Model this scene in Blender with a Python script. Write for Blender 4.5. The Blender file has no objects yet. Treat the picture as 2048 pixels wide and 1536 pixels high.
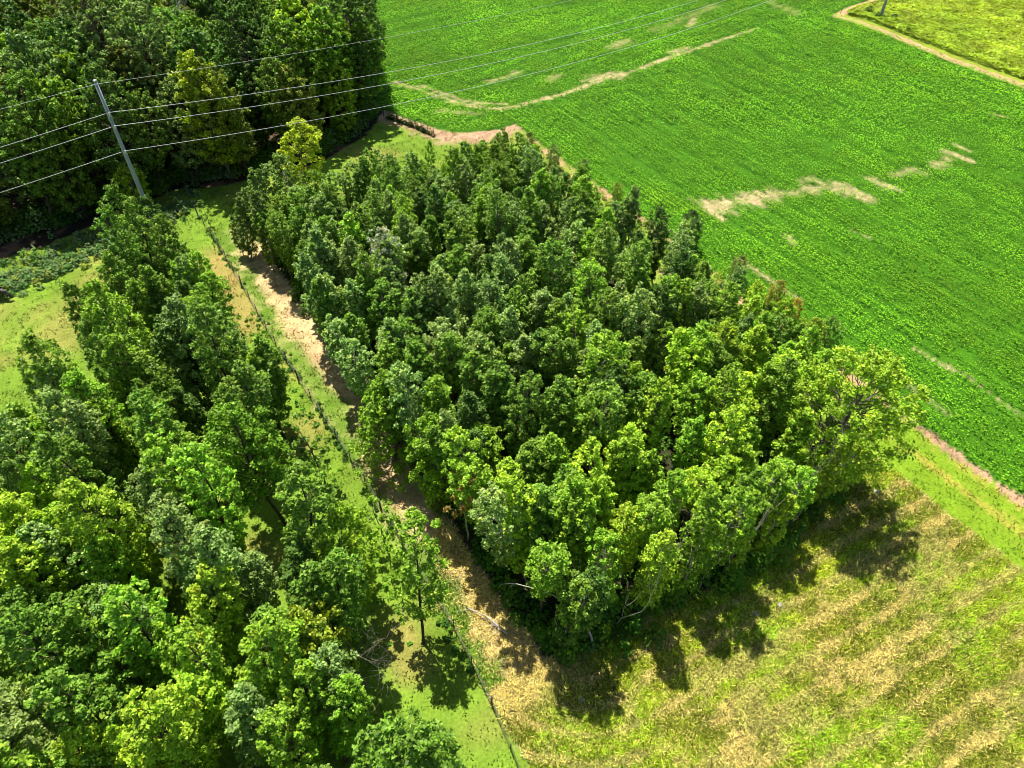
import bpy, math, random
import numpy as np
from mathutils import Vector

random.seed(7)
RNG = np.random.default_rng(11)
scn = bpy.context.scene
COL = scn.collection

# ------------------------------------------------------------------ camera, light
CAM_H = 45.0
PITCH = math.radians(44.7)
FPX = 1384.0                       # focal length in pixels of the 2048 wide frame
cd = bpy.data.cameras.new('camera')
cd.sensor_width = 36.0
cd.lens = 36.0 * FPX / 2048.0
cd.clip_start = 0.5
cd.clip_end = 4000
cam = bpy.data.objects.new('camera', cd)
COL.objects.link(cam)
cam.location = (0, 0, CAM_H)
cam.rotation_euler = (math.pi / 2 - PITCH, 0, 0)
scn.camera = cam

SUN_EL = math.radians(65)
to_sun = Vector((-0.37 * math.cos(SUN_EL), 0.93 * math.cos(SUN_EL), math.sin(SUN_EL))).normalized()
sd = bpy.data.lights.new('sun', 'SUN')
sd.energy = 5.0
sd.angle = math.radians(0.55)
sd.color = (1.0, 0.955, 0.87)
sun = bpy.data.objects.new('sun', sd)
COL.objects.link(sun)
sun.rotation_euler = to_sun.to_track_quat('Z', 'Y').to_euler()
w = bpy.data.worlds.new('World')
scn.world = w
w.use_nodes = True
nt = w.node_tree
nt.nodes.clear()
sky = nt.nodes.new('ShaderNodeTexSky')
sky.sky_type = 'NISHITA'
sky.sun_disc = False
sky.sun_elevation = SUN_EL
sky.sun_rotation = math.atan2(to_sun.x, to_sun.y)
bg = nt.nodes.new('ShaderNodeBackground')
bg.inputs['Strength'].default_value = 0.075
out = nt.nodes.new('ShaderNodeOutputWorld')
nt.links.new(sky.outputs[0], bg.inputs[0])
nt.links.new(bg.outputs[0], out.inputs[0])
scn.view_settings.view_transform = 'Standard'
scn.view_settings.look = 'None'
scn.view_settings.exposure = 0.75
scn.view_settings.gamma = 1.0
scn.cycles.filter_width = 0.85
scn.cycles.max_bounces = 6
scn.cycles.diffuse_bounces = 3
scn.cycles.transmission_bounces = 3


# ------------------------------------------------------------------ survey helpers
def at(x, y, z=0.0):
    """real-world point at height z that the survey pixel (x, y) falls on"""
    u = (x - 1024) / FPX
    v = (768 - y) / FPX
    dy = math.cos(PITCH) + v * math.sin(PITCH)
    dz = -math.sin(PITCH) + v * math.cos(PITCH)
    t = (z - CAM_H) / dz
    return (u * t, dy * t)


def pix(X, Y, Z):
    dz = Z - CAM_H
    f = Y * math.cos(PITCH) - dz * math.sin(PITCH)
    up = Y * math.sin(PITCH) + dz * math.cos(PITCH)
    f = np.where(np.asarray(f) < 1, 1, f)
    return 1024 + FPX * X / f, 768 - FPX * up / f


# fence frame: p runs along the fence towards the camera, q to its right
PX, PY = 0.537, -0.844
QX, QY = 0.844, 0.537


def to_pq(X, Y):
    return (X + .4) * PX + (Y - 15) * PY, (X + .4) * QX + (Y - 15) * QY


def from_pq(p, q):
    return -.4 + p * PX + q * QX, 15 + p * PY + q * QY


def noise(X, Y, s, seed=0):
    """value noise, roughly 0..1, feature size s"""
    x = np.asarray(X) / s + 1000.3
    y = np.asarray(Y) / s + 1000.7
    xi = np.floor(x).astype(np.int64)
    yi = np.floor(y).astype(np.int64)
    fx = x - xi
    fy = y - yi
    fx = fx * fx * (3 - 2 * fx)
    fy = fy * fy * (3 - 2 * fy)

    def h(a, b):
        n = (a * 374761393 + b * 668265263 + seed * 982451653) & 0xffffffff
        n = ((n ^ (n >> 13)) * 1274126177) & 0xffffffff
        n = n ^ (n >> 16)
        return (n & 0xffff) / 65535.0
    return (h(xi, yi) * (1 - fx) + h(xi + 1, yi) * fx) * (1 - fy) + (h(xi, yi + 1) * (1 - fx) + h(xi + 1, yi + 1) * fx) * fy


def fbm(X, Y, s, seed=0):
    return (noise(X, Y, s, seed) * .5 + noise(X, Y, s / 2.1, seed + 5) * .3 + noise(X, Y, s / 4.3, seed + 9) * .2)


def sstep(a, b, x):
    t = np.clip((np.asarray(x) - a) / (b - a), 0, 1)
    return t * t * (3 - 2 * t)


def edge_d(X, Y):
    """signed distance past the straight edge of the soybeans"""
    return (X - .4) * .862 + (Y - 100.6) * .507


def inside(poly, X, Y):
    X = np.asarray(X, dtype=float)
    Y = np.asarray(Y, dtype=float)
    c = np.zeros(X.shape, bool)
    n = len(poly)
    for i in range(n):
        x1, y1 = poly[i]
        x2, y2 = poly[(i + 1) % n]
        if y1 == y2:
            continue
        k = ((y1 > Y) != (y2 > Y)) & (X < (x2 - x1) * (Y - y1) / (y2 - y1) + x1)
        c ^= k
    return c


def dist_line(pts, X, Y):
    """distance to a polyline"""
    d = np.full(np.shape(X), 1e9)
    for (x1, y1), (x2, y2) in zip(pts[:-1], pts[1:]):
        vx, vy = x2 - x1, y2 - y1
        L = vx * vx + vy * vy + 1e-9
        t = np.clip(((X - x1) * vx + (Y - y1) * vy) / L, 0, 1)
        d = np.minimum(d, np.hypot(X - x1 - t * vx, Y - y1 - t * vy))
    return d


# ------------------------------------------------------------------ object helpers
def tag(o, label=None, cat=None, group=None, kind=None):
    if label:
        o['label'] = label
    if cat:
        o['category'] = cat
    if group:
        o['group'] = group
    if kind:
        o['kind'] = kind
    return o


def link(name, me, mat=None, parent=None):
    o = bpy.data.objects.new(name, me)
    COL.objects.link(o)
    if mat and me is not None and not me.materials:
        me.materials.append(mat)
    if parent:
        o.parent = parent
    return o


def empty(name, loc, label, cat, group=None):
    o = bpy.data.objects.new(name, None)
    COL.objects.link(o)
    o.location = loc
    o.empty_display_size = .3
    return tag(o, label, cat, group)


def quads_mesh(name, V, C=None):
    """V (n,4,3), C (n,3)"""
    n = len(V)
    me = bpy.data.meshes.new(name)
    me.vertices.add(4 * n)
    me.vertices.foreach_set('co', np.ascontiguousarray(V, dtype=np.float32).ravel())
    me.loops.add(4 * n)
    me.loops.foreach_set('vertex_index', np.arange(4 * n, dtype=np.int32))
    me.polygons.add(n)
    me.polygons.foreach_set('loop_start', np.arange(0, 4 * n, 4, dtype=np.int32))
    me.update(calc_edges=True)
    if C is not None:
        a = me.attributes.new('tint', 'FLOAT_COLOR', 'POINT')
        c4 = np.ones((n, 4, 4), dtype=np.float32)
        c4[:, :, :3] = np.asarray(C)[:, None, :]
        a.data.foreach_set('color', c4.ravel())
    return me


class Tubes:
    def __init__(self):
        self.v = []
        self.f = []

    def add(self, pts, rad, sides=5, cap=True):
        pts = [Vector(p) for p in pts]
        b0 = len(self.v)
        n = len(pts)
        ref = None
        for i, p in enumerate(pts):
            d = (pts[min(i + 1, n - 1)] - pts[max(i - 1, 0)]).normalized()
            if ref is None:
                ref = Vector((1, 0, 0)) if abs(d.x) < .8 else Vector((0, 1, 0))
            u = (ref - d * ref.dot(d)).normalized()
            ref = u
            v = d.cross(u)
            r = rad[i] if hasattr(rad, '__len__') else rad
            for k in range(sides):
                a = 2 * math.pi * k / sides
                self.v.append(p + (u * math.cos(a) + v * math.sin(a)) * r)
        for i in range(n - 1):
            for k in range(sides):
                k2 = (k + 1) % sides
                self.f.append((b0 + i * sides + k, b0 + i * sides + k2, b0 + (i + 1) * sides + k2, b0 + (i + 1) * sides + k))
        if cap:
            self.f.append(tuple(b0 + k for k in range(sides))[::-1])
            self.f.append(tuple(b0 + (n - 1) * sides + k for k in range(sides)))

    def mesh(self, name, smooth=True):
        me = bpy.data.meshes.new(name)
        me.from_pydata([tuple(v) for v in self.v], [], self.f)
        if smooth:
            me.polygons.foreach_set('use_smooth', [True] * len(me.polygons))
        me.update()
        return me


def unit(a):
    return a / (np.linalg.norm(a, axis=-1, keepdims=True) + 1e-9)


def leaf_quads(P, N, size, rng, aspect=1.5, droop=0.25):
    """diamond leaf sprays at P facing N"""
    n = len(P)
    r = rng.normal(size=(n, 3))
    t = unit(r - N * np.sum(r * N, axis=1, keepdims=True))
    t[:, 2] -= droop
    t = unit(t)
    b = unit(np.cross(N, t))
    s = size[:, None]
    V = np.empty((n, 4, 3))
    V[:, 0] = P - t * s * .5 * aspect
    V[:, 1] = P + b * s * .5 - t * s * .08
    V[:, 2] = P + t * s * .5 * aspect
    V[:, 3] = P - b * s * .5 - t * s * .08
    return V


# ------------------------------------------------------------------ materials
def new_mat(name):
    m = bpy.data.materials.new(name)
    m.use_nodes = True
    m.node_tree.nodes.clear()
    return m, m.node_tree.nodes, m.node_tree.links


def leaf_mat(name, base=None, trans=.36, rough=.5, spec=.25, boost=(1.0, 1.2, .45)):
    m, N, L = new_mat(name)
    at_ = N.new('ShaderNodeAttribute')
    at_.attribute_name = 'tint'
    mul = N.new('ShaderNodeMix')
    mul.data_type = 'RGBA'
    mul.blend_type = 'MULTIPLY'
    mul.inputs[0].default_value = 1
    if base is None:
        oi = N.new('ShaderNodeObjectInfo')
        L.new(oi.outputs['Color'], mul.inputs[6])
    else:
        mul.inputs[6].default_value = (*base, 1)
    L.new(at_.outputs['Color'], mul.inputs[7])
    p = N.new('ShaderNodeBsdfPrincipled')
    p.inputs['Roughness'].default_value = rough
    p.inputs['Specular IOR Level'].default_value = spec
    L.new(mul.outputs[2], p.inputs['Base Color'])
    b2 = N.new('ShaderNodeMix')
    b2.data_type = 'RGBA'
    b2.blend_type = 'MULTIPLY'
    b2.inputs[0].default_value = 1
    b2.inputs[7].default_value = (*boost, 1)
    L.new(mul.outputs[2], b2.inputs[6])
    tr = N.new('ShaderNodeBsdfTranslucent')
    L.new(b2.outputs[2], tr.inputs[0])
    mx = N.new('ShaderNodeMixShader')
    mx.inputs[0].default_value = trans
    L.new(p.outputs[0], mx.inputs[1])
    L.new(tr.outputs[0], mx.inputs[2])
    o = N.new('ShaderNodeOutputMaterial')
    L.new(mx.outputs[0], o.inputs[0])
    return m


def noise_mat(name, c1, c2, scale, rough=.8, bump=0., spec=.3, metal=0., detail=5, stretch=(1, 1, 1)):
    m, N, L = new_mat(name)
    tc = N.new('ShaderNodeTexCoord')
    mp = N.new('ShaderNodeMapping')
    mp.inputs['Scale'].default_value = stretch
    L.new(tc.outputs['Object'], mp.inputs[0])
    nz = N.new('ShaderNodeTexNoise')
    nz.inputs['Scale'].default_value = scale
    nz.inputs['Detail'].default_value = detail
    L.new(mp.outputs[0], nz.inputs['Vector'])
    rp = N.new('ShaderNodeValToRGB')
    rp.color_ramp.elements[0].position = .35
    rp.color_ramp.elements[1].position = .65
    rp.color_ramp.elements[0].color = (*c1, 1)
    rp.color_ramp.elements[1].color = (*c2, 1)
    L.new(nz.outputs['Fac'], rp.inputs[0])
    p = N.new('ShaderNodeBsdfPrincipled')
    p.inputs['Roughness'].default_value = rough
    p.inputs['Metallic'].default_value = metal
    p.inputs['Specular IOR Level'].default_value = spec
    L.new(rp.outputs[0], p.inputs['Base Color'])
    if bump:
        bp = N.new('ShaderNodeBump')
        bp.inputs['Strength'].default_value = bump
        bp.inputs['Distance'].default_value = .02
        L.new(nz.outputs['Fac'], bp.inputs['Height'])
        L.new(bp.outputs[0], p.inputs['Normal'])
    o = N.new('ShaderNodeOutputMaterial')
    L.new(p.outputs[0], o.inputs[0])
    return m


def ground_mat(name, bump=.5, dist=.06, sc=5.0, lo=.6, hi=1.35):
    m, N, L = new_mat(name)
    a = N.new('ShaderNodeAttribute')
    a.attribute_name = 'tint'
    tc = N.new('ShaderNodeTexCoord')
    n1 = N.new('ShaderNodeTexNoise')
    n1.inputs['Scale'].default_value = sc
    n1.inputs['Detail'].default_value = 8
    n1.inputs['Roughness'].default_value = .7
    L.new(tc.outputs['Object'], n1.inputs['Vector'])
    mr = N.new('ShaderNodeMapRange')
    mr.inputs['From Min'].default_value = .3
    mr.inputs['From Max'].default_value = .7
    mr.inputs['To Min'].default_value = lo
    mr.inputs['To Max'].default_value = hi
    L.new(n1.outputs['Fac'], mr.inputs['Value'])
    mul = N.new('ShaderNodeVectorMath')
    mul.operation = 'SCALE'
    L.new(a.outputs['Color'], mul.inputs[0])
    L.new(mr.outputs[0], mul.inputs['Scale'])
    p = N.new('ShaderNodeBsdfPrincipled')
    p.inputs['Roughness'].default_value = .9
    p.inputs['Specular IOR Level'].default_value = .1
    L.new(mul.outputs[0], p.inputs['Base Color'])
    bp = N.new('ShaderNodeBump')
    bp.inputs['Strength'].default_value = bump
    bp.inputs['Distance'].default_value = dist
    L.new(n1.outputs['Fac'], bp.inputs['Height'])
    L.new(bp.outputs[0], p.inputs['Normal'])
    o = N.new('ShaderNodeOutputMaterial')
    L.new(p.outputs[0], o.inputs[0])
    return m


M_CROWN = leaf_mat('tree_leaves')
M_PLANT = leaf_mat('low_leaves', base=(1, 1, 1), spec=.12, rough=.6)
M_GRASS = leaf_mat('grass_blades', base=(1, 1, 1), trans=.25, rough=.7, spec=.15, boost=(1.1, 1.1, .6))
M_GROUND = ground_mat('soil_and_turf')
M_BARK = noise_mat('bark', (.10, .085, .065), (.24, .21, .17), 9, .9, .6, .2, stretch=(1, 1, .25))
M_PALE = noise_mat('pale_dead_wood', (.30, .27, .23), (.52, .48, .43), 7, .85, .4, .2, stretch=(1, 1, .3))
M_DARKBARK = noise_mat('dark_bark', (.035, .028, .02), (.10, .08, .06), 9, .9, .6, .2, stretch=(1, 1, .25))
M_POLE = noise_mat('weathered_grey_pole', (.20, .24, .27), (.33, .38, .41), 3, .6, .1, .4, stretch=(1, 1, .15))
M_STEEL = noise_mat('galvanised_fitting', (.45, .47, .50), (.62, .64, .66), 12, .4, 0, .5, .5)
M_INSUL = noise_mat('grey_polymer_insulator', (.55, .58, .66), (.72, .74, .80), 8, .35, 0, .5)
M_WIRE = noise_mat('aluminium_conductor', (.42, .43, .44), (.55, .55, .55), 2, .45, 0, .5, .2)
M_POST = noise_mat('weathered_fence_post', (.06, .05, .04), (.15, .13, .10), 14, .9, .4, .2)
M_FWIRE = noise_mat('rusty_wire', (.10, .09, .08), (.2, .19, .17), 6, .6, 0, .4, .6)
M_ROCK = noise_mat('pale_stone', (.26, .23, .19), (.42, .38, .32), 6, .9, .4, .2)

# ------------------------------------------------------------------ ground zones
EDGE_Q = 45.2
SOIL = np.array((.36, .26, .15))
STRAW = np.array((.47, .35, .17))
RED = np.array((.30, .16, .085))
SOYG = np.array((.05, .16, .005))
PAST = np.array((.165, .27, .024))
MOWN = np.array((.17, .28, .014))
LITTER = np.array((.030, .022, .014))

g = at
soy_north = [g(1030, 248), g(1000, 258), g(960, 263), g(920, 265), g(880, 261), g(850, 250), g(820, 240), g(790, 228), g(760, 215), g(740, 150), g(700, 60), g(655, 0), g(640, -60)]
path_a = [(67.5 - 1.4, 150.5), (84, 115.2), (100, 81.5)]
path_pts = [g(1672, 33), g(1720, 44), g(1800, 76), g(1900, 118), g(2048, 171), (105, 90)]
path2_pts = [g(1672, 33), g(1705, 16), g(1770, -4), g(1840, -30), g(1950, -70)]
woods_edge = [(-140, 40), (-100, 52), g(-100, 545), g(0, 520), g(90, 492), g(200, 445), g(290, 405), g(345, 382), g(450, 372), g(560, 345), g(640, 325), g(735, 270), g(765, 222), g(745, 120), g(690, 40), g(650, -10), g(640, -90), (-50, 230), (-150, 230)]
meadow = [g(1672, 33), g(1720, 44), g(1800, 76), g(1900, 118), g(2048, 171), (100, 95), (170, 95), (170, 215), g(1900, -90), g(1790, -12), g(1705, 16)]


def stand_front(q):
    return np.interp(q, [4, 12, 21, 31, 36], [-3.2, -2.2, -.8, -2.8, -5.])


def hay_dist(X, Y):
    """distance from the front of the stand: a rounded corner then the straight front"""
    pts = [from_pq(-30, 5.0), from_pq(-6, 6.0), (4.5, 21.5), (8.5, 23.5), (60, 50)]
    return dist_line(pts, X, Y)


bare_lines = [  # (pixel polyline, half width m, strength)
    ([(1005, 219), (1060, 205), (1120, 190), (1190, 165), (1250, 148), (1330, 118), (1420, 88), (1510, 57)], .55, .95),
    ([(1190, 160), (1235, 149)], 1.5, .95),
    ([(1350, 103), (1372, 97)], 1.2, .9),
    ([(790, 165), (835, 178), (870, 190), (915, 205), (960, 214), (1005, 219)], .55, .95),
    ([(845, 172), (885, 186), (925, 200), (965, 206), (1010, 208)], .4, .8),
    ([(975, 163), (1010, 155), (1035, 145)], .8, .8),
    ([(1100, 160), (1115, 150)], .8, .6),
    ([(1225, 92), (1255, 82)], 1.3, .7),
    ([(1310, 60), (1385, 30), (1430, 10)], 1.2, .5),
    ([(1378, 52), (1386, 38)], .8, .8),
    ([(1540, 5), (1590, 25)], 1.6, .5),
    ([(880, 222), (965, 228)], .7, .5),
    ([(1430, 412), (1480, 402), (1540, 392)], 1.6, .95),
    ([(1540, 392), (1600, 384), (1650, 372), (1690, 372), (1730, 392)], 1.0, .75),
    ([(1620, 360), (1650, 368), (1685, 385), (1730, 398)], .9, .85),
    ([(1750, 360), (1780, 375)], 1.0, .85),
    ([(1780, 352), (1830, 338), (1850, 345)], .9, .6),
    ([(1870, 330), (1900, 318)], 1.0, .75),
    ([(1890, 303), (1935, 318)], .8, 1.),
    ([(1910, 288), (1938, 302)], .35, .9),
    ([(1985, 228), (2010, 233)], .8, .7),
    ([(1380, 395), (1447, 438)], .35, 1.),
    ([(1425, 400), (1475, 430)], .35, 1.),
    ([(1702, 460), (1740, 476)], .3, .7),
    ([(1575, 470), (1590, 490)], .4, .6),
    ([(1880, 725), (1905, 740)], .3, .9),
    ([(1830, 698), (1900, 737)], .22, .9),
    ([(1480, 520), (1540, 560), (1600, 600)], .25, .8),
    ([(1930, 750), (2048, 835)], .15, .7),
    ([(1815, 770), (1860, 800), (1900, 830)], .25, .35),
]
bare_lines = [([g(*a) for a in pts], wd, st) for pts, wd, st in bare_lines]
yellow_spots = [([g(1385, 425), g(1420, 445)], 1.6), ([g(1300, 395), g(1350, 420)], 1.4), ([g(1590, 500), g(1650, 530)], .8), ([g(1880, 140), g(2000, 185)], 1.0),
                ([g(1560, 395), g(1640, 385)], 1.5), ([g(1740, 110), g(1860, 160)], .5)]


headA, headB = g(1000, 220), g(1500, 60)
hdir = np.array((headB[0] - headA[0], headB[1] - headA[1]))
hdir /= np.linalg.norm(hdir)


def head_side(X, Y):
    """>0 on the north side of the headland line"""
    return (X - headA[0]) * (-hdir[1]) + (Y - headA[1]) * hdir[0]


def bare_mask(X, Y):
    m = np.zeros(np.shape(X))
    P_, Q_ = to_pq(X, Y)
    nz = fbm(np.where(head_side(X, Y) > 0, X * hdir[0] + Y * hdir[1], P_) / 5.0, np.where(head_side(X, Y) > 0, head_side(X, Y), Q_), .62, 3)
    n3 = noise(X, Y, .35, 4)
    for pts, wd, st in bare_lines:
        d = dist_line(pts, X, Y)
        k = sstep(wd * 1.5, wd * .1, d + (nz - .5) * wd * 3.0) * st * (.55 + .75 * n3)
        m = np.maximum(m, k)
    return np.clip(m, 0, 1)


def soy_mask(X, Y):
    p, q = to_pq(X, Y)
    poly = soy_north + [(-60, 260), (200, 260), g(1950, -80), g(1770, -9), g(1700, 12), g(1660, 30), g(1715, 48), g(1800, 82), g(1900, 124), g(2048, 178), (120, 60), (75, -30)]
    poly = [(.4, 100.6)] + poly[1:] + [(0.4 + 5.87 * 12.5, 100.6 - 10 * 12.5)]
    return inside(poly, X + (noise(X, Y, .9, 61) - .5) * .5, Y + (noise(X, Y, .9, 62) - .5) * .5)


ZONES = ['soybean_field_soil', 'dirt_track', 'pasture', 'mown_strip', 'hayfield', 'woodland_floor', 'meadow', 'dirt_path', 'stand_floor', 'field_margin']


def zone_and_colour(X, Y):
    p, q = to_pq(X, Y)
    wob = (noise(X, Y, 3, 21) - .5) * 1.2 + (noise(X, Y, .8, 22) - .5) * .5
    z = np.full(X.shape, 2)          # pasture by default
    n1 = fbm(X, Y, 5, 1)
    n2 = fbm(X, Y, 1.3, 2)
    n3 = noise(X, Y, .45, 8)
    # pasture
    tanp = sstep(.50, .72, fbm(X, Y, 9, 31)) * .8
    tanp = np.maximum(tanp * .6, sstep(5, 1, dist_line([g(110, 680), g(180, 600), g(215, 560)], X, Y)) * .5)
    tanp = np.maximum(tanp, sstep(5, 1, dist_line([g(450, 520), g(455, 620), g(480, 640)], X, Y)) * .85)
    tanp = np.maximum(tanp, sstep(2.2, .4, dist_line([g(800, 1270), g(825, 1330)], X, Y)) * .6)
    tanp *= (.55 + .9 * n2)
    tanp *= 1 - sstep(3, 0, dist_line([g(780, 270), g(850, 280)], X, Y) - 3)
    C = PAST[None] * (.62 + .6 * n2[:, None]) * (.75 + .5 * n1[:, None]) * (1 - tanp[:, None]) + np.array((.33, .25, .075)) * tanp[:, None]
    # the track between fence and stand
    k = (q > 0.25 + wob * .3) & (q < 5.2) & (p < 6) & (p > -66)
    strw = sstep(.9, 2.4, q + wob * 1.0 + (n2 - .5) * 2.2)
    green_mid = sstep(-44, -39, p) * sstep(-24, -30, p) * sstep(3.1, 2.0, q + wob)
    strw = strw * (1 - green_mid * .9)
    strw = np.maximum(strw, sstep(1.2, .3, q) * .4 * (n2 > .5))
    far = sstep(-58, -64, p)
    strw = strw * (1 - .75 * far)
    Ct = STRAW * (.75 + .6 * n2[:, None]) * (.75 + .5 * n3[:, None])
    Ct = Ct * (1 - .5 * sstep(.62, .8, fbm(X, Y, 3, 44))[:, None]) + RED * .5 * sstep(.62, .8, fbm(X, Y, 3, 44))[:, None]
    Cg = np.array((.12, .21, .02)) * (.7 + .6 * n2[:, None])
    Ck = Ct * strw[:, None] + Cg * (1 - strw[:, None])
    C[k] = Ck[k]
    z[k] = 1
    # stand floor
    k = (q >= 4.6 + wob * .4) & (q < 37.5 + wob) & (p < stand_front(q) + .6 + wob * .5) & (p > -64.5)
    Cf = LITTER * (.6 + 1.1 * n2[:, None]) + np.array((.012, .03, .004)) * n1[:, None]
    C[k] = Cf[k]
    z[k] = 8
    # margin between stand and soy
    ee = edge_d(X, Y)
    k2 = (q >= 37.5 + wob) & (ee < 1) & (p < 4) & (p > -66)
    tan = sstep(.50, .68, fbm(p / 2.5, q, 1.6, 12))
    tan = np.maximum(tan, sstep(.8, .2, np.abs(ee + .3)) * sstep(.5, .75, noise(p, q * 0, 4, 71)))
    Cm = np.array((.20, .28, .03)) * (.7 + .6 * n2[:, None]) * (1 - tan[:, None]) + np.array((.38, .25, .12)) * (.7 + .6 * n3[:, None]) * tan[:, None]
    C[k2] = Cm[k2]
    z[k2] = 9
    # bare strip at the north end of the stand
    k3 = (p <= -64.5 + wob * .5) & (q > 20)
    tn = sstep(3.0, .8, dist_line([g(1030, 252), g(960, 272), g(900, 275), g(860, 262), g(800, 238), g(765, 226)], X, Y) + (n2 - .5) * 3)
    tn2 = sstep(1.6, .9, dist_line([g(890, 285), g(930, 280), g(1000, 262)], X, Y))
    C[k3] = (C * (1 - tn[:, None]) + (np.array((.42, .27, .16)) * (.7 + .6 * n3[:, None])) * tn[:, None])[k3]
    z[k3 & (tn > .45)] = 9
    # hayfield and mown strip
    front = stand_front(q) + .6 + wob * .5
    hay = (q > .3 + wob * .4) & (p >= front) & (p > -5) | ((q > .3) & (p > 3))
    hd = hay_dist(X, Y)
    st = noise(hd * 1.0, (X + Y) * .16, .6, 51) * .5 + noise(hd, (X - Y) * .12, 1.5, 52) * .5
    ln = np.cos(2 * np.pi * (hd / 1.75 + .35 * noise(X, Y, 4, 58)))
    tanh = sstep(.62, 1.0, ln * .50 + 1.05 * fbm(X, Y, 1.8, 59)) * .6
    tanh = np.maximum(tanh, np.clip(sstep(.52, .68, st * .5 + n2 * .5), 0, 1) * .6)
    tanh = np.maximum(tanh, sstep(4, 1.2, dist_line([g(1000, 1300), g(1010, 1380), g(1100, 1330)], X, Y) + n2 * 2) * .9)
    grn = fbm(X, Y, 6, 55)[:, None]
    Ch = (np.array((.42, .43, .03)) * grn + np.array((.20, .33, .02)) * (1 - grn)) * (.6 + .7 * n3[:, None])
    olive = sstep(.40, .60, fbm(X, Y, 6, 56))[:, None]
    Ch = Ch * (1 - olive * .65) + np.array((.17, .16, .025)) * (.7 + .6 * n3[:, None]) * olive * .65
    Ch = Ch * (1 - tanh[:, None]) + STRAW * (.7 + .55 * n3[:, None]) * tanh[:, None]
    C[hay] = Ch[hay]
    z[hay] = 4
    mw = (q > 37.6 + wob * .4) & (p > -12) & (ee < 1)
    stripe = noise(ee * 1.0, p * .06, .45, 57) * .7 + noise(ee * 1.0, p * .3, .25, 157) * .3
    tm = sstep(.42, .7, stripe) * sstep(-4.6, -3.6, ee) * .8
    Cw = MOWN * (.75 + .5 * n2[:, None]) * (1 - tm[:, None]) + np.array((.36, .30, .05)) * tm[:, None]
    C[mw] = Cw[mw]
    z[mw] = 3
    ed = (ee > -.85 + (n2 - .5) * .7) & (p > -12) & (ee < 1)
    C[ed] = (np.array((.36, .23, .13)) * (.6 + .9 * n3[:, None]))[ed]
    z[ed] = 9
    # woods
    kw = inside(woods_edge, X + wob, Y + wob)
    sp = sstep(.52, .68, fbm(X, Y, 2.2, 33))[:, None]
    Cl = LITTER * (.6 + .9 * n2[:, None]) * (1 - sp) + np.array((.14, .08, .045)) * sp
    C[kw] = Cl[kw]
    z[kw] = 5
    # soy
    ks = soy_mask(X, Y)
    bm = bare_mask(X, Y)[:, None]
    Cs = SOYG * (.6 + .6 * n2[:, None]) * (1 - bm) + np.array((.43, .33, .17)) * (.75 + .5 * n3[:, None]) * bm
    C[ks] = Cs[ks]
    z[ks] = 0
    # meadow, path
    km = inside(meadow, X, Y)
    yl = fbm(X, Y, 8, 34)[:, None]
    Cd = (np.array((.48, .54, .05)) * yl + np.array((.28, .42, .035)) * (1 - yl)) * (.6 + .7 * n2[:, None])
    C[km] = Cd[km] * .62
    z[km] = 6
    dpth = np.minimum(dist_line(path_pts, X, Y), dist_line(path2_pts, X, Y)) + (n2 - .5) * .8
    kp = dpth < .85
    C[kp] = ((np.array((.44, .29, .14)) * (1 - sp * .3) + RED * sp * .3) * (.75 + .5 * n3[:, None]))[kp]
    z[kp] = 7
    return z, np.clip(C, 0.002, .9)


STEP = .4
gx = np.arange(-132, 132.1, STEP)
gy = np.arange(4, 196.1, STEP)
GX, GY = np.meshgrid(gx, gy)
nxg, nyg = len(gx), len(gy)
fx, fy = GX.ravel(), GY.ravel()
zv, cv = zone_and_colour(fx, fy)
gz = (noise(fx, fy, 1.1, 81) - .5) * .05 + (noise(fx, fy, .5, 82) - .5) * .02
border = (fx < -131) | (fx > 131) | (fy < 4.5) | (fy > 195)
gz[border] = 0
idx = np.arange(nxg * nyg).reshape(nyg, nxg)
cell = np.stack([idx[:-1, :-1], idx[:-1, 1:], idx[1:, 1:], idx[1:, :-1]], -1).reshape(-1, 4)
cz = zv[cell[:, 0]]
zone_cat = {'soybean_field_soil': 'field', 'dirt_track': 'track', 'pasture': 'pasture', 'mown_strip': 'grass strip', 'hayfield': 'field', 'woodland_floor': 'ground',
            'meadow': 'meadow', 'dirt_path': 'path', 'stand_floor': 'ground', 'field_margin': 'ground'}
zone_lab = {'soybean_field_soil': 'brown soil under the deep green soybean rows', 'dirt_track': 'straw covered dirt track between the wire fence and the planted stand',
            'pasture': 'short bright green pasture turf left of the fence', 'mown_strip': 'bright lime mown grass strip beside the soybean field',
            'hayfield': 'freshly cut hayfield in front of the planted stand with tan windrows', 'woodland_floor': 'dark leaf litter under the old wood',
            'meadow': 'yellow green meadow beyond the far dirt path', 'dirt_path': 'narrow tan dirt path along the far side of the soybeans',
            'stand_floor': 'shaded ground under the planted stand', 'field_margin': 'bare reddish margin along the edge of the soybeans'}
for zi, zn in enumerate(ZONES):
    cc = cell[cz == zi]
    if not len(cc):
        continue
    u, inv = np.unique(cc.ravel(), return_inverse=True)
    me = bpy.data.meshes.new(zn)
    me.vertices.add(len(u))
    me.vertices.foreach_set('co', np.stack([fx[u], fy[u], gz[u]], 1).astype(np.float32).ravel())
    me.loops.add(len(inv))
    me.loops.foreach_set('vertex_index', inv.astype(np.int32).ravel())
    me.polygons.add(len(cc))
    me.polygons.foreach_set('loop_start', np.arange(0, 4 * len(cc), 4, dtype=np.int32))
    me.update(calc_edges=True)
    me.polygons.foreach_set('use_smooth', np.ones(len(cc), bool))
    a = me.attributes.new('tint', 'FLOAT_COLOR', 'POINT')
    a.data.foreach_set('color', np.concatenate([cv[u], np.ones((len(u), 1))], 1).astype(np.float32).ravel())
    tag(link(zn, me, M_GROUND), zone_lab[zn], zone_cat[zn], None, 'structure')
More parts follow.
